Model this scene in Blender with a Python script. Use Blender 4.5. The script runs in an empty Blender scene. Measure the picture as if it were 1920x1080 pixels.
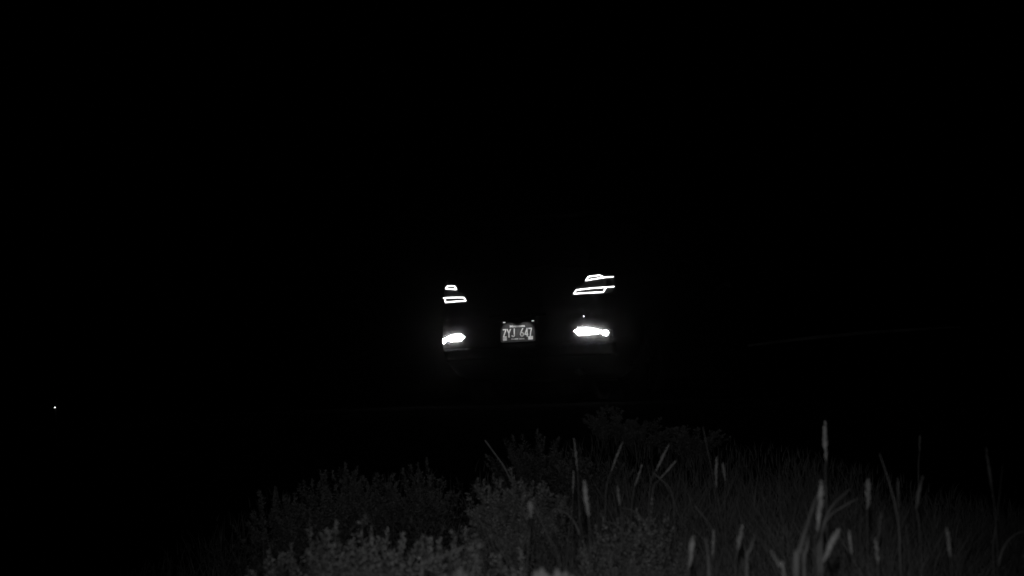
import bpy, bmesh, math, random
import numpy as np
from mathutils import Vector, Matrix
random.seed(7); rng = np.random.default_rng(7)
PI = math.pi
S = bpy.context.scene
col = S.collection

# ---------------------------------------------------------------- camera, night sky, flash
F = 2374.0                                  # focal length in pixels of a 1920 wide picture
PITCH, ROLL = math.radians(4.8), math.radians(1.7)
CAMP = Vector((0, 0, 1.0))
FWD = Vector((0, math.cos(PITCH), math.sin(PITCH)))
U0 = Vector((0, -math.sin(PITCH), math.cos(PITCH))); R0 = Vector((1, 0, 0))
RGT = R0*math.cos(ROLL) - U0*math.sin(ROLL)
UPV = R0*math.sin(ROLL) + U0*math.cos(ROLL)
cam = bpy.data.cameras.new('camera'); camo = bpy.data.objects.new('camera', cam); col.objects.link(camo)
camo.matrix_world = Matrix(((RGT.x, UPV.x, -FWD.x, CAMP.x), (RGT.y, UPV.y, -FWD.y, CAMP.y), (RGT.z, UPV.z, -FWD.z, CAMP.z), (0, 0, 0, 1)))
cam.sensor_width = 36; cam.lens = 36*F/1920; cam.clip_start = .02; cam.clip_end = 2000
cam.dof.use_dof = True; cam.dof.focus_distance = 10.6; cam.dof.aperture_fstop = 6
S.camera = camo
def at(px, py, d):                          # a point d metres deep along the view through a place in the picture
    return CAMP + (FWD + RGT*((px-960)/F) - UPV*((py-540)/F))*d
def proj(p):
    v = Vector(p)-CAMP; z = v.dot(FWD)
    return 960+F*v.dot(RGT)/z, 540-F*v.dot(UPV)/z

w = bpy.data.worlds.new("World"); S.world = w; w.use_nodes = True
nt = w.node_tree; bg = nt.nodes['Background']
sky = nt.nodes.new('ShaderNodeTexSky'); sky.sky_type = 'NISHITA'; sky.sun_disc = False
sky.sun_elevation = math.radians(-9); sky.sun_rotation = math.radians(60)
gry = nt.nodes.new('ShaderNodeRGBToBW')     # the camera records infrared: one channel only
nt.links.new(sky.outputs[0], gry.inputs[0]); nt.links.new(gry.outputs[0], bg.inputs[0])
bg.inputs[1].default_value = 0.002

fl = bpy.data.lights.new('flash', 'SPOT'); fl.energy = 36; fl.shadow_soft_size = .012
fl.spot_size = math.radians(46); fl.spot_blend = 1.0
flo = bpy.data.objects.new('flash', fl); col.objects.link(flo); flo.location = (.0, .0, 1.09)
flo.rotation_euler = (Vector((.16, 3.0, .80)) - flo.location).to_track_quat('-Z', 'Y').to_euler()

S.view_settings.view_transform = 'Standard'; S.view_settings.look = 'None'
S.view_settings.exposure = 0; S.view_settings.gamma = 1
S.render.engine = 'CYCLES'
S.cycles.use_denoising = True
S.cycles.use_adaptive_sampling = False
S.cycles.pixel_filter_type = 'BLACKMAN_HARRIS'; S.cycles.filter_width = 1.6
S.cycles.max_bounces = 4; S.cycles.diffuse_bounces = 2; S.cycles.glossy_bounces = 2
S.cycles.volume_bounces = 0; S.cycles.transmission_bounces = 2; S.cycles.transparent_max_bounces = 6
S.cycles.sample_clamp_indirect = 4

# ---------------------------------------------------------------- helpers
def mat(name, c, rough=.7, metal=0, spec=.3, var=0, scale=20, emit=0, trans=0, bump=0, coat=0):
    m = bpy.data.materials.new(name); m.use_nodes = True; n = m.node_tree; b = n.nodes['Principled BSDF']
    b.inputs['Base Color'].default_value = (c, c, c, 1); b.inputs['Roughness'].default_value = rough
    b.inputs['Metallic'].default_value = metal; b.inputs['Specular IOR Level'].default_value = spec
    b.inputs['Coat Weight'].default_value = coat
    if emit:
        b.inputs['Emission Color'].default_value = (1, 1, 1, 1); b.inputs['Emission Strength'].default_value = emit
    if var or bump:
        tc = n.nodes.new('ShaderNodeTexCoord'); no = n.nodes.new('ShaderNodeTexNoise')
        no.inputs['Scale'].default_value = scale; no.inputs['Detail'].default_value = 5
        n.links.new(tc.outputs['Object'], no.inputs['Vector'])
        if var:
            r = n.nodes.new('ShaderNodeValToRGB'); lo, hi = c*(1-var), min(1, c*(1+var))
            r.color_ramp.elements[0].position = .32; r.color_ramp.elements[1].position = .68
            r.color_ramp.elements[0].color = (lo, lo, lo, 1); r.color_ramp.elements[1].color = (hi, hi, hi, 1)
            n.links.new(no.outputs['Fac'], r.inputs[0]); n.links.new(r.outputs[0], b.inputs['Base Color'])
        if bump:
            bu = n.nodes.new('ShaderNodeBump'); bu.inputs['Strength'].default_value = bump
            n.links.new(no.outputs['Fac'], bu.inputs['Height']); n.links.new(bu.outputs[0], b.inputs['Normal'])
    if trans:
        out = n.nodes['Material Output']; tr = n.nodes.new('ShaderNodeBsdfTranslucent'); mx = n.nodes.new('ShaderNodeMixShader')
        mx.inputs[0].default_value = trans; tr.inputs[0].default_value = (c, c, c, 1)
        n.links.new(b.outputs[0], mx.inputs[1]); n.links.new(tr.outputs[0], mx.inputs[2]); n.links.new(mx.outputs[0], out.inputs[0])
    return m
cover_mat = bpy.data.materials.new('halo_diffuser'); cover_mat.use_nodes = True  # added only to spread a halo round the bumper reflectors
_n = cover_mat.node_tree; _n.nodes.remove(_n.nodes['Principled BSDF'])
_t = _n.nodes.new('ShaderNodeBsdfTransparent'); _d = _n.nodes.new('ShaderNodeBsdfTranslucent'); _m = _n.nodes.new('ShaderNodeMixShader')
_m.inputs[0].default_value = .07; _d.inputs[0].default_value = (.5, .5, .5, 1)
_n.links.new(_t.outputs[0], _m.inputs[1]); _n.links.new(_d.outputs[0], _m.inputs[2]); _n.links.new(_m.outputs[0], _n.nodes['Material Output'].inputs[0])
M = dict(
    soil=mat('soil', .015, .95, var=.5, scale=9, bump=.6, spec=0),
    road=mat('road_surface', .006, .95, var=.4, scale=60, bump=.5, spec=0),
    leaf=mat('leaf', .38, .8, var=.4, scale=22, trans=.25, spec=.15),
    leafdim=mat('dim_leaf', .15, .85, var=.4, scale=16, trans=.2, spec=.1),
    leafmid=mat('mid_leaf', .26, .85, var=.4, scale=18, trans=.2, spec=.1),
    grass=mat('grass_blade', .20, .8, var=.5, scale=14, trans=.25, spec=.15),
    seed=mat('seed_head', .30, .85, var=.35, scale=120, spec=.1),
    straw=mat('dry_straw', .30, .85, var=.3, scale=60, spec=.1),
    stem=mat('plant_stem', .13, .8, var=.3, scale=40, spec=.1),
    paint=mat('dark_paint', .003, .35, spec=.3, coat=.3),
    plastic=mat('black_plastic', .002, .9, spec=.02, var=.2, scale=200),
    glass=mat('dark_glass', .004, .12, spec=.4),
    lens=mat('lamp_lens', .05, .5, spec=.2),
    tyre=mat('tyre_rubber', .006, .9, spec=.1),
    rim=mat('wheel_alloy', .02, .5, metal=.6),
    chrome=mat('bright_trim', .008, .6, metal=.3),
    plate=mat('plate_black', .045, .7, var=.25, scale=40, spec=.2),
    white=mat('plate_white', .8, .6, var=.06, scale=90, spec=.2),
    sticker=mat('plate_sticker', .62, .6, var=.15, scale=200, spec=.2),
    loop=mat('tail_light_glow', .8, .5, emit=4),
    hot=mat('reflector_glow', .8, .5, emit=55),  # emission stands in for flash sent back by the bumper reflectors
    dot=mat('small_glint_glow', .8, .5, emit=14),  # flash glint painted as emission
    platelamp=mat('plate_lamp_glow', .8, .5, emit=.42),
    rail=mat('weathered_rail', .6, .8, var=.5, scale=3, spec=.1),
    post=mat('dark_post', .02, .9, spec=.05),
    cover=cover_mat,
    eye=mat('marker_reflector_glow', .8, .5, emit=3.0),  # emission stands in for flash returned by the stake's reflector
)
def tag(o, label=None, cat=None, group=None, kind=None):
    if label: o['label'] = label
    if cat: o['category'] = cat
    if group: o['group'] = group
    if kind: o['kind'] = kind
    return o
def empty(name, loc, label, cat, group=None, rz=0):
    o = bpy.data.objects.new(name, None); o.location = loc; o.rotation_euler.z = rz; o.empty_display_size = .1
    col.objects.link(o); return tag(o, label, cat, group)
def link(name, V, Fc, m, parent=None, smooth=True):
    me = bpy.data.meshes.new(name); me.from_pydata([tuple(v) for v in V], [], Fc); me.materials.append(m)
    if smooth: me.polygons.foreach_set('use_smooth', [True]*len(me.polygons))
    me.update(); o = bpy.data.objects.new(name, me); col.objects.link(o)
    if parent: o.parent = parent
    return o
def bulk(name, V, k, m, parent=None, faces=None):   # many equal small cards in one mesh; V (n, k, 3), faces index pattern
    n = V.shape[0]; fc = np.array(faces)[None] + (np.arange(n)*k)[:, None, None]
    fc = fc.reshape(-1, fc.shape[-1]); me = bpy.data.meshes.new(name)
    me.vertices.add(n*k); me.vertices.foreach_set('co', V.reshape(-1).astype(np.float32))
    me.loops.add(fc.size); me.loops.foreach_set('vertex_index', fc.reshape(-1).astype(np.int32))
    me.polygons.add(len(fc)); me.polygons.foreach_set('loop_start', np.arange(0, fc.size, fc.shape[-1], dtype=np.int32))
    me.update(calc_edges=True); me.validate(); me.materials.append(m)
    o = bpy.data.objects.new(name, me); col.objects.link(o)
    if parent: o.parent = parent
    return o
def tube_geo(pts, rad, n=8, closed=False, V=None, Fc=None):
    V = [] if V is None else V; Fc = [] if Fc is None else Fc
    pts = [Vector(p) for p in pts]; N = len(pts); b = len(V)
    rad = rad if hasattr(rad, '__len__') else [rad]*N
    for i, p in enumerate(pts):
        a = pts[(i-1) % N] if closed or i else pts[0]; c = pts[(i+1) % N] if closed or i < N-1 else pts[-1]
        t = (c-a).normalized(); s = t.cross(Vector((.31, .9, .2))).normalized(); u = s.cross(t)
        for k in range(n):
            q = 2*PI*k/n; V.append(p + (s*math.cos(q)+u*math.sin(q))*rad[i])
    for i in range(N if closed else N-1):
        j = (i+1) % N
        for k in range(n):
            l = (k+1) % n; Fc.append((b+i*n+k, b+i*n+l, b+j*n+l, b+j*n+k))
    if not closed:
        Fc.append(tuple(b+k for k in range(n))[::-1]); Fc.append(tuple(b+(N-1)*n+k for k in range(n)))
    return V, Fc
def box_geo(c, s, V=None, Fc=None, rot=None):
    V = [] if V is None else V; Fc = [] if Fc is None else Fc; b = len(V)
    for z in (-1, 1):
        for x, y in ((-1, -1), (1, -1), (1, 1), (-1, 1)):
            d = Vector((x*s[0]/2, y*s[1]/2, z*s[2]/2))
            V.append(Vector(c) + (rot @ d if rot else d))
    for f in ((0, 3, 2, 1), (4, 5, 6, 7), (0, 1, 5, 4), (1, 2, 6, 5), (2, 3, 7, 6), (3, 0, 4, 7)): Fc.append(tuple(b+i for i in f))
    return V, Fc
def smooth(a, b, t):
    t = np.clip((t-a)/(b-a), 0, 1); return t*t*(3-2*t)

# ---------------------------------------------------------------- the land
ROADZ = .90
def ground(x, y):                            # grassy hollow by the camera, banking up to the road
    x = np.asarray(x, float); y = np.asarray(y, float)
    g = .34 - .16*smooth(.1, 1.6, -x) + .05*np.sin(x*2.3+1)*np.cos(y*1.7) + .02*np.sin(x*7)*np.sin(y*5+2)
    g = g + .14*smooth(.0, .9, x)*smooth(2.5, 6, y)
    k = smooth(4.8, 8.3, y)
    return g*(1-k) + (ROADZ-.004)*k
def sheet(name, xs, ys, zf, m, kind='structure'):
    X, Y = np.meshgrid(xs, ys); Z = zf(X, Y); nx, ny = len(xs), len(ys)
    V = np.stack([X, Y, Z], -1).reshape(-1, 3)
    Fc = [(j*nx+i, j*nx+i+1, (j+1)*nx+i+1, (j+1)*nx+i) for j in range(ny-1) for i in range(nx-1)]
    o = link(name, V.tolist(), Fc, m); tag(o, kind=kind); return o
xs = np.concatenate([np.linspace(-400, -12, 14)[:-1], np.linspace(-12, 12, 130), np.linspace(12, 400, 14)[1:]])
ys = np.concatenate([np.linspace(-60, -4, 8)[:-1], np.linspace(-4, 12, 110), np.linspace(12, 500, 20)[1:]])
g = sheet('ground', xs, ys, ground, M['soil'])
tag(g, 'dark bare earth bank under the grass', kind='structure')
# the road runs off to the right behind the bank
YAW = math.radians(25)
rd = sheet('road', np.linspace(-40, 60, 60), np.linspace(8.6, 17.8, 14), lambda x, y: ROADZ + .02*(1-((y-13.2)/4.6)**2), M['road'])
tag(rd, 'dark road surface under the car')

# ---------------------------------------------------------------- the car
# body: plan outlines stacked in height  (z, half width, rear y, front y, squareness)
RINGS = [(.22, .76, .16, 4.25, 5), (.28, .83, .07, 4.36, 6), (.40, .885, .005, 4.46, 7), (.52, .90, -.01, 4.50, 7.5), (.68, .90, -.01, 4.52, 7.5),
         (.74, .90, .0, 4.50, 7.5), (.79, .898, .018, 4.48, 7.5), (.90, .895, .022, 4.42, 7.5), (.98, .89, .03, 4.30, 7.5), (1.04, .885, .04, 4.0, 7.5),
         (1.075, .88, .05, 3.42, 7.5), (1.10, .87, .065, 3.36, 7.5), (1.35, .79, .24, 2.92, 7), (1.52, .72, .38, 2.58, 7), (1.60, .65, .48, 2.36, 6),
         (1.635, .51, .70, 2.15, 5), (1.65, .28, 1.0, 1.9, 4)]
def ring(z):
    for a, b in zip(RINGS, RINGS[1:]):
        if z <= b[0]:
            t = max(0, (z-a[0])/(b[0]-a[0])); return [a[i]*(1-t)+b[i]*t for i in range(1, 5)]
    return list(RINGS[-1][1:])
def rear(x, z, off=0.0):                     # point on the rear skin, pushed out by off
    def q(x, z):
        W, R, Fr, n = ring(z); L = (Fr-R)/2; return R+L-L*(max(0, 1-abs(x/W)**n))**(1/n)
    y = q(x, z)
    if off:
        dx = (q(x+.004, z)-q(x-.004, z))/.008; nn = Vector((dx, -1, 0)).normalized()
        return Vector((x, y, z)) + nn*off
    return Vector((x, y, z))
def side(s, y, z, off=0.0):
    def q(y):
        W, R, Fr, n = ring(z); L = (Fr-R)/2; return W*(max(0, 1-abs((y-R-L)/L)**n))**(1/n)
    return Vector((s*(q(y)+off), y, z))
PLZ = .62; PLY = -.020
pc = at(971, 622.5, 10.6)
rot = Matrix.Rotation(-YAW, 3, 'Z')
origin = pc - rot @ Vector((0, PLY, PLZ)); CARZ = origin.z
print('CAR ORIGIN', tuple(origin))
car = empty('car', origin, 'dark car seen from behind with glowing outline tail lamps and a black number plate', 'car', rz=-YAW)

V, Fc = [], []; NA = 128; zs = []
for a, b in zip(RINGS, RINGS[1:]):
    k = max(2, int((b[0]-a[0])/.03))
    zs += [a[0]+(b[0]-a[0])*i/k for i in range(k)]
zs.append(RINGS[-1][0])
for z in zs:
    W, R, Fr, n = ring(z); L = (Fr-R)/2
    for k in range(NA):
        t = 2*PI*k/NA; c, s = math.cos(t), math.sin(t)
        V.append((W*math.copysign(abs(c)**(2/n), c), R+L+L*math.copysign(abs(s)**(2/n), s), z))
for i in range(len(zs)-1):
    for k in range(NA):
        l = (k+1) % NA; Fc.append((i*NA+k, i*NA+l, (i+1)*NA+l, (i+1)*NA+k))
Fc.append(tuple(range(NA))[::-1]); Fc.append(tuple((len(zs)-1)*NA+k for k in range(NA)))
body = link('body', V, Fc, M['paint'], car)
cut_me = bpy.data.meshes.new('wheel_arch_shape')
cb = bmesh.new()
for s in (-1, 1):
    for y in (.92, 3.62):
        bmesh.ops.create_cone(cb, cap_ends=True, segments=40, radius1=.385, radius2=.385, depth=.36,
                              matrix=Matrix.Translation((s*.80, y, .36)) @ Matrix.Rotation(PI/2, 4, 'Y'))
cb.to_mesh(cut_me); cb.free()
cut = bpy.data.objects.new('wheel_arch_shape', cut_me); col.objects.link(cut); cut.parent = car
bo = body.modifiers.new('arches', 'BOOLEAN'); bo.object = cut; bo.operation = 'DIFFERENCE'; bo.solver = 'EXACT'
bpy.context.view_layer.update()
ev = body.evaluated_get(bpy.context.evaluated_depsgraph_get())
nm = bpy.data.meshes.new_from_object(ev); body.modifiers.clear(); body.data = nm; nm.name = 'body'
bpy.data.objects.remove(cut)

def patch(name, fn, us, vs, m, parent, thick=.006):     # a shaped panel lying on the skin with its own thickness
    V, Fc = [], []; nu, nv = len(us), len(vs)
    for off in (-thick*.5, thick):
        for v in vs:
            for u in us: V.append(fn(u, v, off))
    N = nu*nv
    for j in range(nv-1):
        for i in range(nu-1):
            a = j*nu+i; Fc.append((N+a, N+a+1, N+a+nu+1, N+a+nu)); Fc.append((a, a+nu, a+nu+1, a+1))
    def rim(seq):
        for a, b in zip(seq, seq[1:]): Fc.append((a, b, b+N, a+N))
    rim(list(range(nu))); rim([i*nu+nu-1 for i in range(nv)]); rim([(nv-1)*nu+i for i in range(nu)][::-1]); rim([i*nu for i in range(nv)][::-1])
    return link(name, V, Fc, m, parent)
lin = lambda a, b, n: [a+(b-a)*i/(n-1) for i in range(n)]
# glass
patch('rear_window', lambda u, v, o: rear(u*(.62-.14*(v-1.14)/.36), v, o+.002), lin(-1, 1, 18), lin(1.14, 1.50, 10), M['glass'], car)
for s in (-1, 1):
    for y0, y1, in ((.62, 1.30), (1.36, 2.12), (2.18, 3.02)):
        def fn(u, v, o, y0=y0, y1=y1, s=s):
            k = (v-1.13)/.35
            a = y0 + (.16*k if y0 < 1 else 0); b = y1 - (.42*k if y1 > 3 else 0)
            return side(s, a+(b-a)*u, v, o+.002)
        patch('side_window', fn, lin(0, 1, 8), lin(1.13, 1.48, 8), M['glass'], car)
    h = link('door_handle', *box_geo(side(s, 1.55, .98, .018), (.02, .17, .025)), M['chrome'], car)
    h = link('door_handle', *box_geo(side(s, 2.45, .98, .018), (.02, .17, .025)), M['chrome'], car)
    V, Fc = tube_geo([side(s, 2.95, 1.10, .0), side(s, 2.95, 1.12, .09)], .02)
    mi = link('wing_mirror', V, Fc, M['paint'], car)
    bm = bmesh.new(); bmesh.ops.create_uvsphere(bm, u_segments=16, v_segments=10, radius=1)
    for v in bm.verts: v.co = Vector((v.co.x*.10, v.co.y*.06, v.co.z*.075)) + side(s, 2.95, 1.15, .15)
    me = bpy.data.meshes.new('mirror_housing'); bm.to_mesh(me); bm.free(); me.materials.append(M['paint'])
    mo = bpy.data.objects.new('mirror_housing', me); col.objects.link(mo); mo.parent = mi
    V, Fc = tube_geo([(s*.60, .75, 1.635), (s*.61, .85, 1.675), (s*.61, 2.0, 1.675), (s*.60, 2.15, 1.62)], .014)
    link('roof_rail', V, Fc, M['plastic'], car)
def wfn(u, v, o):
    W, R, Fr, n = ring(v); x = u*(.70-.12*(v-1.13)/.37); L = (Fr-R)/2
    return Vector((x, R+L+L*(max(0, 1-abs(x/W)**n))**(1/n)+o+.003, v))
patch('windscreen', wfn, lin(-1, 1, 14), lin(1.13, 1.52, 10), M['glass'], car)
# tailgate spoiler, bumper trim, wiper, exhaust
link('spoiler', *box_geo((0, .42, 1.615), (1.16, .30, .03)), M['paint'], car)
patch('bumper', lambda u, v, o: rear(u, v, o), lin(-.80, .80, 40), lin(.40, .505, 5), M['plastic'], car, .003)
V, Fc = tube_geo([rear(0, 1.12, .02), rear(.05, 1.16, .022), rear(.42, 1.24, .02)], .007); link('wiper', V, Fc, M['plastic'], car)
V, Fc = tube_geo([(.52, .02, .27), (.52, .30, .27)], .032, 16); link('exhaust', V, Fc, M['chrome'], car)
# wheels
for s in (-1, 1):
    for y in (.92, 3.62):
        we = bpy.data.objects.new('wheel', None); col.objects.link(we); we.parent = car; we.location = (s*.745, y, .345)
        bm = bmesh.new(); prof = [(.20, -.10), (.31, -.115), (.338, -.10), (.345, -.06), (.345, .06), (.338, .10), (.31, .115), (.20, .10)]
        V, Fc = [], []
        for k in range(40):
            t = 2*PI*k/40
            for r, x in prof: V.append((x, r*math.cos(t), r*math.sin(t)))
        P = len(prof)
        for k in range(40):
            l = (k+1) % 40
            for i in range(P): j = (i+1) % P; Fc.append((k*P+i, l*P+i, l*P+j, k*P+j))
        link('tyre', V, Fc, M['tyre'], we)
        V, Fc = [], []
        V, Fc = tube_geo([(s*.02, 0, 0), (s*.105, 0, 0)], .055, 16, V=V, Fc=Fc)
        for k in range(10):
            t = 2*PI*k/10
            V, Fc = box_geo((s*.09, .13*math.cos(t), .13*math.sin(t)), (.025, .17, .028), V, Fc, Matrix.Rotation(t, 3, 'X'))
        c = [(s*.09, .215*math.cos(2*PI*k/32), .215*math.sin(2*PI*k/32)) for k in range(32)]
        V, Fc = tube_geo(c, .012, 6, True, V, Fc); link('rim', V, Fc, M['rim'], we)

def dense(pts, closed, step=.012):
    out = []; n = len(pts)
    for i in range(n if closed else n-1):
        a, b = pts[i], pts[(i+1) % n]; k = max(2, int(math.dist(a, b)/step))
        out += [(a[0]+(b[0]-a[0])*j/k, a[1]+(b[1]-a[1])*j/k) for j in range(k)]
    if not closed: out.append(pts[-1])
    return out
def shape_on_skin(outline, s, off0, off1, V, Fc):          # domed slab following the rear skin
    pts = dense(outline, True, .010); n = len(pts); cx = sum(p[0] for p in pts)/n; cz = sum(p[1] for p in pts)/n; b = len(V)
    for k, (o, q) in enumerate(((off0, 1), (off1*.7, 1), (off1, .82), (off1*1.1, .4))):
        for x, z in pts: V.append(rear(s*(cx+(x-cx)*q), cz+(z-cz)*q, o))
    for k in range(3):
        for i in range(n):
            j = (i+1) % n; Fc.append((b+k*n+i, b+k*n+j, b+(k+1)*n+j, b+(k+1)*n+i))
    Fc.append(tuple(b+3*n+i for i in range(n)))
UP = [(.598, 1.018), (.622, 1.050), (.705, 1.058), (.736, 1.038)]; UPT = [(.730, 1.038), (.765, 1.043), (.788, 1.046)]
LO = [(.500, .913), (.522, .943), (.640, .951), (.748, .957), (.728, .916)]; LOT = [(.744, .956), (.775, .961), (.792, .964)]
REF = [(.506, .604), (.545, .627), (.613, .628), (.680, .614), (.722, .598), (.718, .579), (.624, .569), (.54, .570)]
for s in (-1, 1):
    outl = [(.475, .895), (.50, .965), (.58, 1.0), (.60, 1.07), (.70, 1.078), (.82, 1.06), (.83, .98), (.80, .90)]
    lampo = None
    V, Fc = [], []; shape_on_skin(outl, s, -.004, .004, V, Fc)
    lampo = link('tail_lamp', V, Fc, M['lens'], car)
    for lp, tl in ((UP, UPT if s > 0 else UPT[:1]*2), (LO, LOT)):
        V, Fc = tube_geo([rear(s*x, z, .009) for x, z in dense(lp, True)], .0046, 8, True)
        if tl[0] != tl[1]: tube_geo([rear(s*x, z, .009) for x, z in dense(tl, False)], .0042, 8, V=V, Fc=Fc)
        link('light_outline', V, Fc, M['loop'], lampo)
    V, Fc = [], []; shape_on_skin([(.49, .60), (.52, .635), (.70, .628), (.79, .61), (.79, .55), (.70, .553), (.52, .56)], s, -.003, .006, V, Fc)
    bl = link('bumper_reflector', V, Fc, M['plastic'], car)  # retroreflector, no lamp; its returned flash is built as emission
    V, Fc = [], []; co = dense([(.455, .60), (.48, .665), (.56, .69), (.70, .68), (.80, .655), (.83, .60), (.82, .52), (.76, .49), (.66, .50), (.54, .50), (.47, .54)], True, .015)
    for off, q in ((.0015, 1.22), (.005, 1.0), (.010, .82), (.016, .62), (.020, .42), (.021, .2)):
        for x, z in co: V.append(rear(s*(.64+(x-.64)*q), .592+(z-.592)*q, off))
    m_ = len(co); Fc = [(k*m_+i, k*m_+(i+1) % m_, (k+1)*m_+(i+1) % m_, (k+1)*m_+i) for k in range(5) for i in range(m_)] + [tuple(5*m_+i for i in range(m_))]
    link('halo_cover', V, Fc, M['cover'], bl)  # added diffuser shaping a bloom halo over the reflector
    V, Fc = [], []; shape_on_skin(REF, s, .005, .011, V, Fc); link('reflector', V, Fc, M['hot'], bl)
    V, Fc = [], []; shape_on_skin([(.743+.020*math.cos(PI*k/6), .580+.022*math.sin(PI*k/6)) for k in range(12)], s, .005, .011, V, Fc); link('glow_disc', V, Fc, M['hot'], bl)
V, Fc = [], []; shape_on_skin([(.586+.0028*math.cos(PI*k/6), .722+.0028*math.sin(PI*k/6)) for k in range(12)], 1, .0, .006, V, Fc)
link('small_reflector', V, Fc, M['dot'], car)  # glowing dot stands in for a glint of the flash
# number plate
pl = bpy.data.objects.new('number_plate', None)
bmp = bmesh.new()
def rrect(wd, ht, r, y, n=6):
    pts = []
    for cx, cz, a0 in ((wd/2-r, ht/2-r, 0), (-wd/2+r, ht/2-r, PI/2), (-wd/2+r, -ht/2+r, PI), (wd/2-r, -ht/2+r, 3*PI/2)):
        for k in range(n+1):
            a = a0+PI/2*k/n; pts.append((cx+r*math.cos(a), y, cz+r*math.sin(a)))
    return pts
def slab(wd, ht, r, y0, y1, c=(0, 0, 0)):
    A = rrect(wd, ht, r, y0); B = rrect(wd, ht, r, y1); n = len(A)
    V = [Vector(p)+Vector(c) for p in A+B]
    return V, [tuple(range(n))[::-1], tuple(range(n, 2*n))] + [(i, (i+1) % n, n+(i+1) % n, n+i) for i in range(n)]
V, Fc = slab(.305, .152, .012, -.003, .003, (0, PLY, PLZ)); plate = link('number_plate', V, Fc, M['plate'], car, False)
V, Fc = tube_geo([Vector(p)+Vector((0, PLY-.002, PLZ)) for p in rrect(.315, .162, .014, 0)], .0035, 6, True)
link('plate_frame', V, Fc, M['lens'], plate)
# plate characters: stamped strokes in a 32 x 68 mm cell
def P(x, z): return Vector((-.1525+x/1000, PLY-.0045, PLZ-.076+z/1000))
def arc(cx, cz, rx, rz, a0, a1, n=12): return [(cx+rx*math.cos(math.radians(a0+(a1-a0)*k/n)), cz+rz*math.sin(math.radians(a0+(a1-a0)*k/n))) for k in range(n+1)]
GLYPH = {
 'Z': [[(-13, 31), (13, 31), (-13, -31), (13, -31)]],
 'Y': [[(-14, 31), (0, -2), (0, -33)], [(14, 31), (0, -2)]],
 'J': [[(12, 33), (12, -20)] + arc(1, -20, 11, 11, 0, -165)],
 '6': [[(8, 33), (-6, 10)] + [(-12, -8)] + arc(0, -15, 13, 16, 165, 500, 20)],
 '4': [[(9, -33), (9, 32), (-13, -17), (14, -17)]],
 '7': [[(-14, 31), (13, 31), (4, 2), (-1, -33)]],
}
def stroke(pts, wd, V, Fc):
    for a, b in zip(pts, pts[1:]):
        d = (b-a); L = d.length
        if L < 1e-5: continue
        d.normalize(); nrm = Vector((-d.z, 0, d.x)); k0 = len(V); up = Vector((0, -.002, 0))
        ring_ = []
        for t, base, s0 in ((0, b, -90), (1, a, 90)):
            for q in range(7):
                an = math.radians(s0 + 180*q/6); ring_.append(base + d*math.cos(an)*wd/2 + nrm*math.sin(an)*wd/2 if t == 0 else base + d*math.cos(an)*wd/2 + nrm*math.sin(an)*wd/2)
        n = len(ring_)
        for p in ring_: V.append(p)
        for p in ring_: V.append(p+up + Vector((0, -.0001*(k0 % 7)/7, 0)))
        Fc.append(tuple(range(k0, k0+n))); Fc.append(tuple(range(k0+n, k0+2*n))[::-1])
        for i in range(n): j = (i+1) % n; Fc.append((k0+i, k0+n+i, k0+n+j, k0+j))
for ch, cx, dz in (('Z', 33, 0), ('Y', 72, 0), ('J', 110, 0), ('6', 192, 0), ('4', 231, 0), ('7', 269, 0)):
    V, Fc = [], []
    for st in GLYPH[ch]:
        stroke([P(cx+x, 70+z) for x, z in st], .0092, V, Fc)
    link('plate_character', V, Fc, M['white'], plate, False)
def words(name, txt, cx, cz, size, sx, wt=0.0):
    cu = bpy.data.curves.new(name, 'FONT'); cu.body = txt; cu.size = size; cu.align_x = 'CENTER'; cu.extrude = .0008; cu.offset = wt
    to = bpy.data.objects.new(name, cu); col.objects.link(to); bpy.context.view_layer.update()
    me = bpy.data.meshes.new_from_object(to.evaluated_get(bpy.context.evaluated_depsgraph_get())); bpy.data.objects.remove(to)
    p = P(cx, cz)
    for v in me.vertices: v.co = Vector((p.x+v.co.x*sx, p.y-v.co.z, p.z+v.co.y))
    me.materials.clear(); me.materials.append(M['white']); o = bpy.data.objects.new(name, me); col.objects.link(o); o.parent = plate
words('state_name', 'Minnesota', 151, 117, .026, 1.30, .0006)
words('plate_slogan', '10,000 lakes', 151, 14, .0150, 1.65)
V, Fc = slab(.036, .023, .002, -.0015, .0005, P(33, 19)); link('plate_sticker', V, Fc, M['sticker'], plate, False)
V, Fc = slab(.044, .029, .002, -.0015, .0005, P(270, 22)); link('plate_sticker', V, Fc, M['white'], plate, False)
# plate recess hood and its two lamps
link('plate_hood', *box_geo((0, .0, PLZ+.138), (.50, .10, .018)), M['plastic'], car)
for sx in (-1, 1):
    q = Vector((.022+sx*.132, PLY-.03, PLZ+.084))
    bmx = bmesh.new(); bmesh.ops.create_uvsphere(bmx, u_segments=14, v_segments=8, radius=1)
    for v in bmx.verts: v.co = Vector((v.co.x*.0125, v.co.y*.006, v.co.z*.0055)) + q
    me = bpy.data.meshes.new('plate_lamp'); bmx.to_mesh(me); bmx.free(); me.materials.append(M['platelamp'])
    po = bpy.data.objects.new('plate_lamp', me); col.objects.link(po); po.parent = car
    V, Fc = box_geo(q+Vector((-.022, .012, .010)), (.075, .03, .006)); ho = link('lamp_housing', V, Fc, M['chrome'], po)
    L = bpy.data.lights.new('plate_fill', 'SPOT'); L.shadow_soft_size = .01; L.energy = 1.75; L.spot_size = math.radians(46); L.spot_blend = .35  # spot added in mid-air, standing in for flash returned by the plate
    lo = bpy.data.objects.new('plate_fill', L); col.objects.link(lo); lo.parent = car
    lo.location = (sx*.075, PLY-.21, PLZ+.11)
    lo.rotation_euler = (Vector((sx*.072, PLY, PLZ-.012)) - lo.location).to_track_quat('-Z', 'Y').to_euler()

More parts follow.
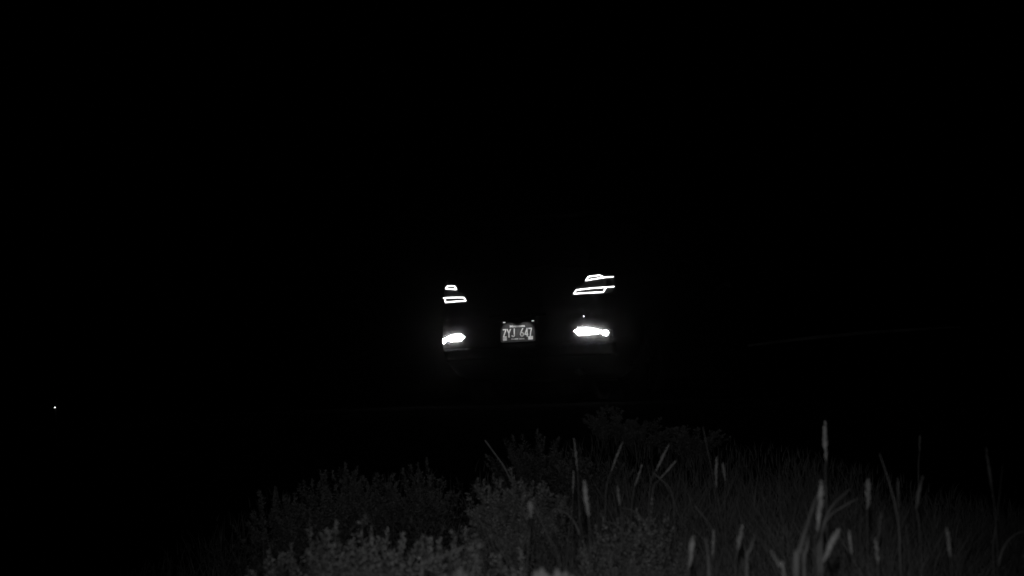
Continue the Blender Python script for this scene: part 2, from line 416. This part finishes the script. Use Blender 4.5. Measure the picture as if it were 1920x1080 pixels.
# ---------------------------------------------------------------- rail in the dark on the right
a = at(1352, 655, 19); b = at(1800, 613, 17.6)
fr = empty('guard_rail', Vector((a.x, a.y, ROADZ-.03)), 'faint pale level rail stretching through the dark right of the car', 'rail')
d = (b-a); L = d.length
V, Fc = [], []; n = 40
pts = []
for i in range(n+1):
    p = a + d*i/n - Vector(fr.location); p.z += .045*math.sin(PI*i/n); pts.append(p)
V, Fc = tube_geo(pts, [.014+.014*math.sin(PI*i/n) for i in range(n+1)], 8); link('rail', V, Fc, M['rail'], fr)
for i in range(1, 4):
    p = a + d*(i/4) - Vector(fr.location)
    V, Fc = box_geo((p.x, p.y+.06, (p.z)/2), (.08, .08, p.z+.1)); link('post', V, Fc, M['post'], fr)
# small round reflector on a stake, far left
q = at(103, 764, 7.0); gz = float(ground(q.x, q.y))
mk = empty('marker_stake', Vector((q.x, q.y, gz)), 'thin dark stake with one tiny shining round reflector, alone at far left', 'marker stake')
hz = q.z-gz
V, Fc = tube_geo([(0, .012, -.05), (0, .012, hz+.05)], .006, 8); link('stake', V, Fc, M['post'], mk)
V, Fc = tube_geo([(0, .004, hz), (0, -.004, hz)], .0043, 16); V = [Vector((v[0], v[1], v[2])) for v in V]
V2 = []
for yy in (.004, -.004):
    for k in range(16): V2.append((.0026*math.cos(2*PI*k/16), yy, hz+.0026*math.sin(2*PI*k/16)))
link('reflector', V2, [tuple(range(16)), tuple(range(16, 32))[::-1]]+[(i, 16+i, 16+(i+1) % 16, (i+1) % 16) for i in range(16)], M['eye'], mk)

# ---------------------------------------------------------------- plants
RIDGE = [(-400, 1300), (0, 1110), (250, 1020), (400, 945), (480, 905), (620, 872), (800, 862), (950, 830), (1080, 800), (1130, 785), (1200, 790), (1300, 806), (1450, 815), (1600, 850), (1800, 895), (1920, 930), (2300, 1000)]
RX = [r[0] for r in RIDGE]; RYY = [r[1] for r in RIDGE]
def top_z(x, y):                             # how tall the growth may stand at a spot
    v = np.stack([x, y, np.zeros_like(x)], -1) - np.array([0, 0, 1.0])
    f, r, u = (np.array(t) for t in (FWD, RGT, UPV))
    dep = x*0 + y; px = 960+F*x/np.maximum(dep, .5)
    ry = np.interp(px, RX, RYY); hor = 739 - (px-960)*math.tan(ROLL)
    return 1.0 - (ry-hor)/F*dep
def leaf_cards(base, up, out, ln, wd):       # kite shaped folded leaves; arrays (n,3)
    n = len(base); side_ = np.cross(out, up); side_ /= np.linalg.norm(side_, axis=1, keepdims=True)+1e-9
    nrm = np.cross(side_, out)
    V = np.empty((n, 6, 3)); ln = ln[:, None]; wd = wd[:, None]
    V[:, 0] = base; V[:, 1] = base+out*ln*.35+side_*wd*.5+nrm*wd*.12; V[:, 2] = base+out*ln*.35-side_*wd*.5+nrm*wd*.12
    V[:, 3] = base+out*ln*.75+side_*wd*.36-nrm*ln*.03; V[:, 4] = base+out*ln*.75-side_*wd*.36-nrm*ln*.03; V[:, 5] = base+out*ln - nrm*ln*.12
    return V
LEAF_F = [(0, 1, 3, 5), (0, 5, 4, 2)]
def plant_leaves(n_stem, h, spread, dens=1.0, lf=.024):
    B, O, Ln, Wd, stems = [], [], [], [], []
    for s in range(n_stem):
        a = rng.uniform(0, 2*PI); r = spread*math.sqrt(rng.uniform(0, 1)); hh = h*(1-.35*(r/spread)**2)*rng.uniform(.8, 1)
        tip = np.array([r*math.cos(a), r*math.sin(a), hh]); b0 = np.array([r*.25*math.cos(a), r*.25*math.sin(a), -.02])
        mid = (b0+tip)/2 + np.array([0, 0, .04])
        T = np.linspace(0, 1, 7); st = [(1-t)**2*b0+2*t*(1-t)*mid+t*t*tip for t in T]; stems.append(st)
        n = int(70*dens*hh/.4)
        t = rng.uniform(.02, 1, n)**.4; pos = (1-t)[:, None]**2*b0+2*(t*(1-t))[:, None]*mid+(t*t)[:, None]*tip
        an = rng.uniform(0, 2*PI, n); el = rng.uniform(.1, 1.25, n) + .2*(t > .9)
        o = np.stack([np.cos(an)*np.cos(el), np.sin(an)*np.cos(el), np.sin(el)], -1)
        B.append(pos); O.append(o); k = lf*rng.uniform(.6, 1.25, n)*(1-.35*(t > .9)); Ln.append(k); Wd.append(k*rng.uniform(.4, .7, n))
    B = np.concatenate(B) + rng.normal(0, lf*.35, (sum(len(b) for b in B), 3)); O = np.concatenate(O); up = np.tile([0, 0, 1.0], (len(B), 1)) + rng.normal(0, .35, (len(B), 3))
    return leaf_cards(B, up, O, np.concatenate(Ln), np.concatenate(Wd)), stems
def shoots(ns, h, spread, lf, dn=150, side_n=2):
    B, O, Ln, stems = [], [], [], []
    def along(b0, mid, tip, n, t0):
        t = t0+(1-t0)*rng.uniform(0, 1, n)**.7
        pos = ((1-t)**2)[:, None]*b0+2*(t*(1-t))[:, None]*mid+(t*t)[:, None]*tip
        an = rng.uniform(0, 2*PI, n); el = rng.uniform(-.1, 1.1, n)+.3*(t > .93)
        o = np.stack([np.cos(an)*np.cos(el), np.sin(an)*np.cos(el), np.sin(el)], -1)
        fat = lf*1.5*np.sin(PI*np.clip(.30+.62*t, 0, .95)); pos = pos + o*(fat*rng.uniform(0, 1, n))[:, None]
        B.append(pos); O.append(o); Ln.append(lf*rng.uniform(.5, 1.3, n))
    for s in range(ns):
        a = rng.uniform(0, 2*PI); r = spread*math.sqrt((s+.3)/ns); hh = h*(1-.34*(r/spread)**2)*rng.uniform(.82, 1)
        tip = np.array([r*math.cos(a), r*math.sin(a), hh]); b0 = np.array([r*.15*math.cos(a), r*.15*math.sin(a), -.02])
        mid = (b0+tip)/2*np.array([.6, .6, 1])+np.array([rng.normal(0, .01), 0, .03]); T = np.linspace(0, 1, 7)
        stems.append([(1-t)**2*b0+2*t*(1-t)*mid+t*t*tip for t in T]); n = int(dn*hh/.4); along(b0, mid, tip, int(n*.55), .3)
        for q in range(side_n):
            t = rng.uniform(.45, .85); p = (1-t)**2*b0+2*t*(1-t)*mid+t*t*tip; an = rng.uniform(0, 2*PI); L = hh*rng.uniform(.12, .26)
            e = p+np.array([L*.55*math.cos(an), L*.55*math.sin(an), L*.75]); e[2] = min(e[2], hh*1.02); m = (p+e)/2+np.array([.15*L*math.cos(an), .15*L*math.sin(an), -.1*L])
            stems.append([p, (p+m)/2, m, (m+e)/2, e]); along(p, m, e, int(n*.45/side_n), .05)
    B, O, Ln = np.concatenate(B), np.concatenate(O), np.concatenate(Ln)
    up = np.tile([0, 0, 1.0], (len(B), 1))+rng.normal(0, .5, (len(B), 3))
    return leaf_cards(B, up, O, Ln, Ln*rng.uniform(.3, .55, len(B))), stems
def leafy(px, py, d, spread, ns, label, lf=.022, group='leafy plants on the bank'):
    tip = at(px, py, d); gz = float(ground(tip.x, tip.y))
    e = empty('leafy_plant', (tip.x, tip.y, gz), label, 'plant', group)
    V, st = shoots(int(ns*2.2), tip.z-gz, spread*1.35, lf*.36, 420, 3); bulk('foliage', V, 6, M['leaf' if d < 4 else 'leafmid'], e, LEAF_F)  # farther plants get a darker leaf: distance dimming put into the colour
    SV, SF = [], []
    for s in st: tube_geo([Vector(p) for p in s], [.0013*(1-.5*i/6) for i in range(len(s))], 5, V=SV, Fc=SF)
    link('stems', SV, SF, M['stem'], e)
LEAFY = [
 (965, 868, 3.4, .11, 16, 'tall leafy plant catching the light under the slanting straw, left of centre', .022),
 (915, 895, 3.5, .07, 8, 'narrow leafy plant close against the left of the tall bright one', .022),
 (1010, 880, 3.5, .08, 9, 'leafy plant leaning against the right of the tall bright one', .022),
 (648, 962, 2.5, .10, 14, 'broad bushy plant with the brightest rounded top, low at left of centre', .020),
 (590, 972, 2.6, .08, 9, 'low leafy plant at the left end of the bright foreground clump', .020),
 (720, 968, 2.5, .09, 12, 'bushy low plant in the middle of the bright foreground clump', .020),
 (800, 970, 2.45, .08, 11, 'leafy plant near the right end of the bright foreground clump', .020),
 (856, 975, 2.4, .05, 6, 'upright leafy sprig ending the bright foreground clump on the right', .019),
 (915, 972, 2.4, .05, 6, 'small leafy plant standing right of the bright foreground clump', .019),
 (955, 982, 2.3, .05, 6, 'short leafy plant left of the pale seed head on its bent stem', .019),
 (618, 978, 2.35, .08, 9, 'low leafy plant in front of the broad bushy one, toward the dark left', .019),
 (684, 975, 2.3, .08, 10, 'leafy plant filling the gap right of the broad bushy one', .019),
 (758, 975, 2.3, .08, 10, 'low plant between the middle and right tops of the foreground clump', .019),
 (826, 985, 2.25, .06, 8, 'lowest leafy plant in front of the right end of the foreground clump', .019),
 (540, 992, 2.6, .08, 8, 'outermost dim leafy plant left of the bright foreground clump', .019),
 (930, 885, 3.3, .08, 10, 'leafy plant in front of the left flank of the tall bright one', .020),
 (637, 848, 4.8, .10, 8, 'spiky lone sprig standing up on the left skyline of the bank', .028),
 (695, 868, 4.8, .14, 12, 'low leafy plant just right of the lone skyline sprig', .026),
 (790, 848, 4.7, .14, 13, 'leafy plant rising at the middle of the left skyline', .026),
 (560, 890, 4.4, .16, 12, 'dim leafy plant low on the left slope of the bank', .026),
 (508, 905, 4.4, .12, 8, 'last dim leafy plant before the dark on the left slope', .026),
 (1143, 758, 6.6, .12, 7, 'faint sprig at the very top of the bank below the right lamp', .034),
 (1195, 782, 6.5, .22, 14, 'faint bush behind the sprig at the top of the bank', .034),
 (1300, 800, 6.2, .22, 12, 'very faint leafy plant at the right of the bank top', .032),
 (995, 805, 5.6, .22, 14, 'faint leafy plant on the skyline above the slanting straw', .030),
 (1105, 835, 5.0, .18, 13, 'dim leafy plant behind the thin upright stalk', .028),
 (1215, 925, 2.9, .09, 11, 'leafy plant under the two crossed stalks, right of centre', .018),
 (1150, 945, 2.8, .08, 10, 'leafy plant right of the fat pale seed head', .018),
]
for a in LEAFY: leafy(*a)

# broad leaves close to the camera at the bottom edge
def broad_leaf(e, p0, p1, wd, m):
    p0, p1 = Vector(p0), Vector(p1); ax = (p1-p0); sd = ax.cross(Vector((0, 1, .3))).normalized(); V, Fc = [], []
    for i in range(9):
        t = i/8; c = p0+ax*t + Vector((0, -.012*math.sin(PI*t), .01*math.sin(PI*t))); k = wd*math.sin(PI*min(1, .04+t*.96))**.7*.5
        for s in (-1, -.5, 0, .5, 1): V.append(c+sd*k*s + Vector((0, .006*abs(s), 0)))
    for i in range(8):
        for j in range(4): q = i*5+j; Fc.append((q, q+1, q+6, q+5))
    return link('leaf', V, Fc, m, e)
for cx, cy, label, lv in ((1048, 1098, 'broad pale leaf cluster rising over the bottom edge, right of centre', ((-38, -8), (-24, -22), (-4, -34), (14, -28), (28, -20), (0, -16))),
                      (862, 1094, 'small broad leaf showing over the bottom edge, left of centre', ((-12, -22), (0, -30), (12, -20))),
                      (1012, 1096, 'single blunt broad leaf at the bottom edge beside the larger cluster', ((-8, -28), (4, -34), (12, -24)))):
    c = at(cx, cy, 1.62); gz = float(ground(c.x, c.y)); e = empty('broad_leaf_plant', (c.x, c.y, gz), label, 'plant', 'broad leaves at the bottom edge')
    hz = c.z-gz-.02; V, Fc = tube_geo([(0, 0, -.02), (.004, .003, hz*.6), (0, 0, hz)], .0025, 6); link('stem', V, Fc, M['stem'], e)
    for dx, dy in lv:
        t = at(cx+dx, cy+dy, 1.6+.03*rng.uniform(-1, 1)) - Vector(e.location); broad_leaf(e, (dx*.0002, 0, hz-.01), t, .012, M['leafmid'])

# seed-head grass stalks: tip, head foot, stem point, depth, head thickness in px
def catmull(P0, n=6):
    P0 = [Vector(p) for p in P0]; Q = [P0[0]*2-P0[1]] + P0 + [P0[-1]*2-P0[-2]]; out = []
    for i in range(1, len(Q)-2):
        a, b, c, d = Q[i-1], Q[i], Q[i+1], Q[i+2]
        for k in range(n):
            t = k/n; out.append(.5*((2*b)+(c-a)*t+(2*a-5*b+4*c-d)*t*t+(3*b-a-3*c+d)*t**3))
    out.append(P0[-1]); return out
def stalk(tip, foot, low, d, th, label, fan=0.0, leaf=True, mt='seed'):
    T, B, W = at(*tip, d), at(*foot, d), at(*low, d)
    if W.z > B.z-.01: W = B + (B-T)*.5
    dr = (W-B); root = W + Vector((dr.x*.8, .02, 0)); root.z = 0; gz = float(ground(root.x, root.y))
    e = empty('grass_stalk', (root.x, root.y, gz), label, 'grass stalk', 'grass stalks with seed heads'); o = Vector(e.location)
    base = Vector((0, 0, -.02)); path = catmull([base, (base+(W-o))/2+Vector((dr.x*.3, 0, .02)), W-o, B-o], 6)
    sr = max(.0007, .9*d/F); V, Fc = tube_geo(path, [sr*(1.5-.6*i/len(path)) for i in range(len(path))], 6); link('stem', V, Fc, M['stem'], e)
    R = th/2*.84*d/F; ax = catmull([B-o, ((B+T)/2-o)+Vector((R*.4*rng.uniform(-1, 1), 0, 0)), T-o], 10); n = len(ax)
    V, Fc = tube_geo(ax, [max(.0004, R*.55*math.sin(PI*min(.97, .08+.9*i/(n-1)))**.6) for i in range(n)], 8)
    L = (T-B).length; m = int(max(50, 900*L)); A = np.array([list(p) for p in ax]); tt = rng.uniform(0, .97, m)
    ix = tt*(n-1); i0 = np.minimum(ix.astype(int), n-2); fr_ = (ix-i0)[:, None]; pos = A[i0]*(1-fr_)+A[i0+1]*fr_
    axd = np.array((T-B).normalized()); an = rng.uniform(0, 2*PI, m)
    rad = np.stack([np.cos(an), np.sin(an), 0*an], -1)*(.45+fan); out = axd+rad; out /= np.linalg.norm(out, axis=1, keepdims=True)
    prof = np.sin(PI*np.clip(.10+.86*tt, 0, .96))**.6; ln = R*rng.uniform(1.6, 3.4, m)*prof+.001
    pos = pos + rad*(R*.45*prof)[:, None]
    Lv = leaf_cards(pos, rad, out, ln, ln*.34)
    sh = link('seed_head', V, Fc, M[mt], e)
    k0 = len(V); me2 = bulk('spikelets', Lv, 6, M[mt], sh, LEAF_F)
    if leaf and rng.uniform() < .3:
        s = rng.choice([-1, 1]); c = path[len(path)//2]; pp = [c + Vector((s*.035*t*(1+t), .01*t, .13*t-.07*t*t)) for t in np.linspace(0, 1, 9)]
        ribbon(e, 'leaf', pp, [.0045*(1-t)**.7+.0003 for t in np.linspace(0, 1, 9)], M['grass'])
def ribbon(e, name, pts, wd, m):
    V, Fc = [], []; pts = [Vector(p) for p in pts]
    for i, p in enumerate(pts):
        t = (pts[min(i+1, len(pts)-1)]-pts[max(i-1, 0)]).normalized(); s = t.cross(Vector((.15, 1, .1))).normalized()
        V += [p-s*wd[i]/2, p+Vector((0, wd[i]*.22, 0)), p+s*wd[i]/2]
    for i in range(len(pts)-1):
        for j in (0, 1): q = i*3+j; Fc.append((q, q+1, q+4, q+3))
    return link(name, V, Fc, m, e)
STALKS = [
 ((1547, 791), (1549, 864), (1548, 905), 2.1, 9, 'tallest seed head of all, upright against the black at the right'),
 ((1540, 902), (1533, 996), (1527, 1050), 1.75, 12, 'long thick bright seed head directly below the tallest one'),
 ((1096, 903), (1104, 968), (1107, 1048), 2.0, 9.5, 'fat pale seed head standing alone on a straight stem, near the centre'),
 ((1076, 822), (1083, 884), (1085, 930), 2.9, 4.5, 'thin upright seed head whose tip is the highest near the centre'),
 ((1075, 882), (1074, 926), (1073, 975), 2.9, 4.5, 'short thin seed head right under the foot of the thin upright one'),
 ((1168, 827), (1145, 886), (1136, 925), 3.0, 4.5, 'slender seed head leaning right, between the centre and the forked pair'),
 ((1254, 834), (1229, 884), (1218, 920), 2.9, 5.5, 'upper seed head of the pair that leans right'),
 ((1267, 864), (1237, 898), (1222, 930), 2.9, 4.8, 'lower seed head of the right-leaning pair, crossed by a broken straw'),
 ((1204, 870), (1190, 912), (1184, 960), 2.9, 4.5, 'small slanting seed head just left of the right-leaning pair'),
 ((1344, 855), (1343, 915), (1353, 990), 2.8, 6, 'taller of the two close upright seed heads right of the leaning pair'),
 ((1355, 867), (1360, 902), (1359, 950), 2.9, 5, 'shorter of the two close upright seed heads'),
 ((1157, 912), (1162, 948), (1166, 990), 2.6, 5, 'little pointed seed head right of the fat pale one'),
 ((994, 940), (996, 972), (989, 1046), 2.3, 8, 'short fuzzy seed head on a bent stem, left of the fat pale one'),
 ((1300, 1006), (1293, 1062), (1290, 1085), 1.8, 9, 'bright seed head at the bottom edge, furthest left of the low row'),
 ((1339, 993), (1337, 1048), (1336, 1080), 2.1, 5.5, 'thin upright seed head at the bottom edge in the low row'),
 ((1392, 984), (1383, 1032), (1379, 1075), 2.1, 8, 'loose crooked seed head in the low row, left of the cut blade tip'),
 ((1572, 996), (1544, 1054), (1532, 1085), 1.65, 14, 'widest bowed seed head, bending right at the bottom edge'),
 ((1592, 995), (1597, 1040), (1600, 1080), 1.9, 6.5, 'narrow upright seed head right of the widest bowed one'),
 ((1627, 898), (1626, 956), (1627, 1046), 2.1, 9, 'open branching seed head on a long straight stem at the right'),
 ((1730, 895), (1718, 955), (1724, 1000), 2.1, 8, 'dim thick seed head leaning right, furthest right of the tall ones'),
 ((1725, 815), (1724, 848), (1722, 890), 3.0, 5, 'very faint small seed head high above the dim thick one'),
 ((1651, 960), (1647, 1010), (1645, 1060), 2.0, 6, 'dim seed head right of the open branching one'),
 ((1775, 990), (1782, 1045), (1784, 1085), 1.9, 8, 'last clear seed head at the bottom edge, far right'),
 ((1641, 1008), (1646, 1060), (1648, 1090), 1.9, 6, 'short seed head at the bottom edge below the open branching one'),
 ((1849, 838), (1861, 925), (1866, 970), 2.3, 6, 'barely visible long seed head near the right border'),
 ((1683, 895), (1685, 955), (1687, 1000), 2.4, 5, 'faint slim seed head between the open branching and the dim thick ones'),
]
for i, (t, f, l, d, th, lab) in enumerate(STALKS):
    stalk(t, f, l, d, th, lab, mt='leafdim' if ('very faint' in lab or 'barely' in lab) else 'grass' if ('faint' in lab or 'dim' in lab) else 'seed', fan=.35 if 'open branching' in lab or 'fuzzy' in lab or 'loose' in lab else 0)  # faint and dim heads get darker colour in place of weaker flash

def blade(points, d, w0, w1, label, m='grass', name=None, cat=None, grp='single stems and blades'):
    P0 = [at(x, y, d) for x, y in points]; root = Vector((P0[-1].x*1.0, P0[-1].y, 0)); gz = float(ground(root.x, root.y))
    name = 'dry_straw' if w1 is None else 'wild_grass'; cat = 'straw' if w1 is None else 'wild grass'
    e = empty(name, (root.x, root.y, gz), label, cat, grp); e['kind'] = 'thing'; o = Vector(e.location)
    path = catmull([p-o for p in P0] + [Vector((0, 0, (P0[-1].z-gz)*.5)), Vector((0, 0, -.02))], 6)[::-1]; n = len(path)
    if w1 is None: V, Fc = tube_geo(path, [w0*d/F/2]*n, 6); link('stem', V, Fc, M[m], e)
    else: ribbon(e, 'blade', path, [max(.0003, (w1*(1-(i/(n-1))**2.2)+w0*(i/(n-1))*.4)*d/F) for i in range(n)], M[m])
BLADES = [
 ([(1531, 930), (1513, 985), (1500, 1030), (1493, 1075)], 1.7, 3, 12, 'broad blade rising from the bottom edge to touch the bright seed head', 'grass'),
 ([(1517, 1004), (1512, 1030), (1508, 1075)], 1.8, 3, 9, 'short blade between the broad blade and the bright seed head', 'grass'),
 ([(1444, 1030), (1452, 1044), (1462, 1062), (1470, 1085)], 1.6, 3, 6, 'bright cut blade tip slanting down at the bottom edge', 'grass'),
 ([(1416, 1000), (1407, 1030), (1400, 1070)], 1.9, 2, 7, 'dull wide blade left of the bright cut blade tip', 'grass'),
 ([(1594, 917), (1574, 934), (1556, 955), (1543, 990), (1540, 1040)], 2.0, 3, 6, 'upper arching blade springing right of the bright seed head', 'grass'),
 ([(1610, 934), (1580, 950), (1552, 972), (1538, 1010), (1534, 1050)], 2.0, 2, 6, 'lower arching blade springing right of the bright seed head', 'grass'),
 ([(1649, 850), (1664, 895), (1678, 945), (1686, 1000), (1688, 1060)], 2.2, 1.5, 3.6, 'long faint blade leaning left above the faint slim seed head', 'grass'),
 ([(1318, 800), (1326, 840), (1335, 885), (1342, 940), (1344, 1000)], 2.9, 1.6, None, 'long hair-thin stem slanting left above the two close seed heads', 'stem'),
 ([(909, 825), (925, 847), (943, 872), (957, 900), (966, 930)], 3.75, 2.6, None, 'straight pale straw slanting up left out of the tall leafy plant', 'straw'),
 ([(1224, 886), (1238, 898), (1254, 913), (1262, 935), (1264, 970)], 2.9, 2.8, None, 'broken straw lying across the stem of the lower leaning seed head', 'stem'),
 ([(1302, 949), (1318, 967), (1333, 988), (1340, 1020), (1342, 1060)], 2.4, 2.2, None, 'thin bent stem slanting left in the grass under the leaning pair', 'stem'),
 ([(880, 1020), (862, 1030), (838, 1040), (810, 1052), (790, 1085)], 1.8, 2, 3.5, 'blade arching low to the right at the bottom edge, left of centre', 'grass'),
 ([(1323, 1008), (1327, 1035), (1329, 1075)], 2.0, 2, 6, 'short thin blade between the two leftmost seed heads of the low row', 'grass'),
 ([(1880, 870), (1874, 930), (1866, 990), (1862, 1050)], 2.4, 1, 3, 'barely visible blade nearest the right border', 'leafdim'),  # darker colour stands in for the weak flash at this edge
 ([(1020, 985), (1008, 960), (1002, 950), (1030, 1010), (1050, 1060)][2:], 2.2, 1.8, None, 'thin stem slanting down right from the short fuzzy seed head', 'stem'),
]
for p, d, a_, b_, lab, m_ in BLADES: blade(p, d, a_, b_, lab, m_)

# the uncountable growth: leafy cover on the left and centre, fine grass on the right
def spots(n, dmin, dmax, hw=.62):
    d = dmin+(dmax-dmin)*rng.uniform(0, 1, n)**.8; x = rng.uniform(-hw, hw, n)*d; return x, d
def cover():
    out = []; x, y = spots(1500, 1.6, 8.2, .5)
    px = 960+F*x/y; patch_ = np.sin(x*5+1.3*np.sin(y*3))*np.sin(y*3.7+x*2+1)+.5*np.sin(x*13+y*9)
    pz = np.minimum(top_z(x, y)-.01*y, .77+.02*(y-2)); gz = ground(x, y)
    for i in range(len(x)):
        if px[i] > 1120 and rng.uniform() < .93: continue
        h = pz[i]-gz[i]-.05-rng.uniform(0, .10)-(.09 if patch_[i] < 0 else 0)
        if h < .05: continue
        h = min(h, .46); lf = .0075+.0012*y[i]
        V, _ = shoots(3 if y[i] < 4 else 4, h, .06+.016*y[i], lf*.8, 220)
        if y[i] > 3.5: V = V[::2]
        out.append(V + np.array([x[i], y[i], gz[i]]))
    return np.concatenate(out)
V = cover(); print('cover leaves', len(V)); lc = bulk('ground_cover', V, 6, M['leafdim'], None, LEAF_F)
tag(lc, 'dim mass of small-leaved weeds covering the bank', 'ground cover', kind='stuff')
def blades(n, dmin, dmax, wd, hmax, right=False):
    x, y = spots(n, dmin, dmax, .6); px = 960+F*x/y
    if right: keep = rng.uniform(0, 1, n) < smooth(900, 1350, px)*.95+.05
    else: keep = rng.uniform(0, 1, n) < .35+.65*smooth(820, 1150, px)
    x, y = x[keep], y[keep]; n = len(x); gz = ground(x, y); tz = np.minimum(top_z(x, y), .80 + .02*y)
    clump = .5+.5*np.sin(x*9+np.sin(y*6)*2)*np.sin(y*8+1)
    h = np.minimum(tz-gz, hmax)*rng.uniform(.42, 1.0, n)*(.66+.34*clump); k = h > .05
    x, y, gz, h = x[k], y[k], gz[k], h[k]; n = len(x)
    an = rng.uniform(0, 2*PI, n); lean = rng.uniform(.05, .45, n)*h; t = np.linspace(0, 1, 5)
    cx = x[:, None]+np.cos(an)[:, None]*lean[:, None]*t**2; cy = y[:, None]+np.sin(an)[:, None]*lean[:, None]*t**2
    cz = gz[:, None]-.01+h[:, None]*(t-.12*t**3)
    sa = rng.uniform(-.9, .9, n); ww = wd*rng.uniform(.6, 1.3, n)
    dx = (np.cos(sa)*ww/2)[:, None]*(1-t**1.6)[None]+.0002; dy = (np.sin(sa)*ww/2)[:, None]*(1-t**1.6)[None]
    V = np.empty((n, 10, 3)); V[:, 0::2, 0] = cx-dx; V[:, 0::2, 1] = cy-dy; V[:, 0::2, 2] = cz
    V[:, 1::2, 0] = cx+dx; V[:, 1::2, 1] = cy+dy; V[:, 1::2, 2] = cz
    return V
V = np.concatenate([blades(26000, 1.45, 4.5, .003, .52, True), blades(16000, 1.6, 5, .0024, .42), blades(14000, 4, 8.6, .005, .40)])
gb = bulk('grass', V, 10, M['grass'], None, [(0, 1, 3, 2), (2, 3, 5, 4), (4, 5, 7, 6), (6, 7, 9, 8)])
tag(gb, 'fine dim grass growing thickly among the weeds and seed heads', 'grass', kind='stuff')

# ---------------------------------------------------------------- thin haze added to spread halos round the lights
V, Fc = box_geo((0, 210, 1.2), (900, 640, 6.4)); hz = link('haze', V, Fc, M['post'], None, False); tag(hz, 'thin night mist', kind='stuff')
hm = bpy.data.materials.new('halo_mist'); hm.use_nodes = True; n = hm.node_tree; n.nodes.remove(n.nodes['Principled BSDF'])
pv = n.nodes.new('ShaderNodeVolumePrincipled'); pv.inputs['Density'].default_value = .0006; pv.inputs['Anisotropy'].default_value = .97
pv.inputs['Color'].default_value = (.95, .95, .95, 1)
n.links.new(pv.outputs[0], n.nodes['Material Output'].inputs['Volume']); hz.data.materials.clear(); hz.data.materials.append(hm)
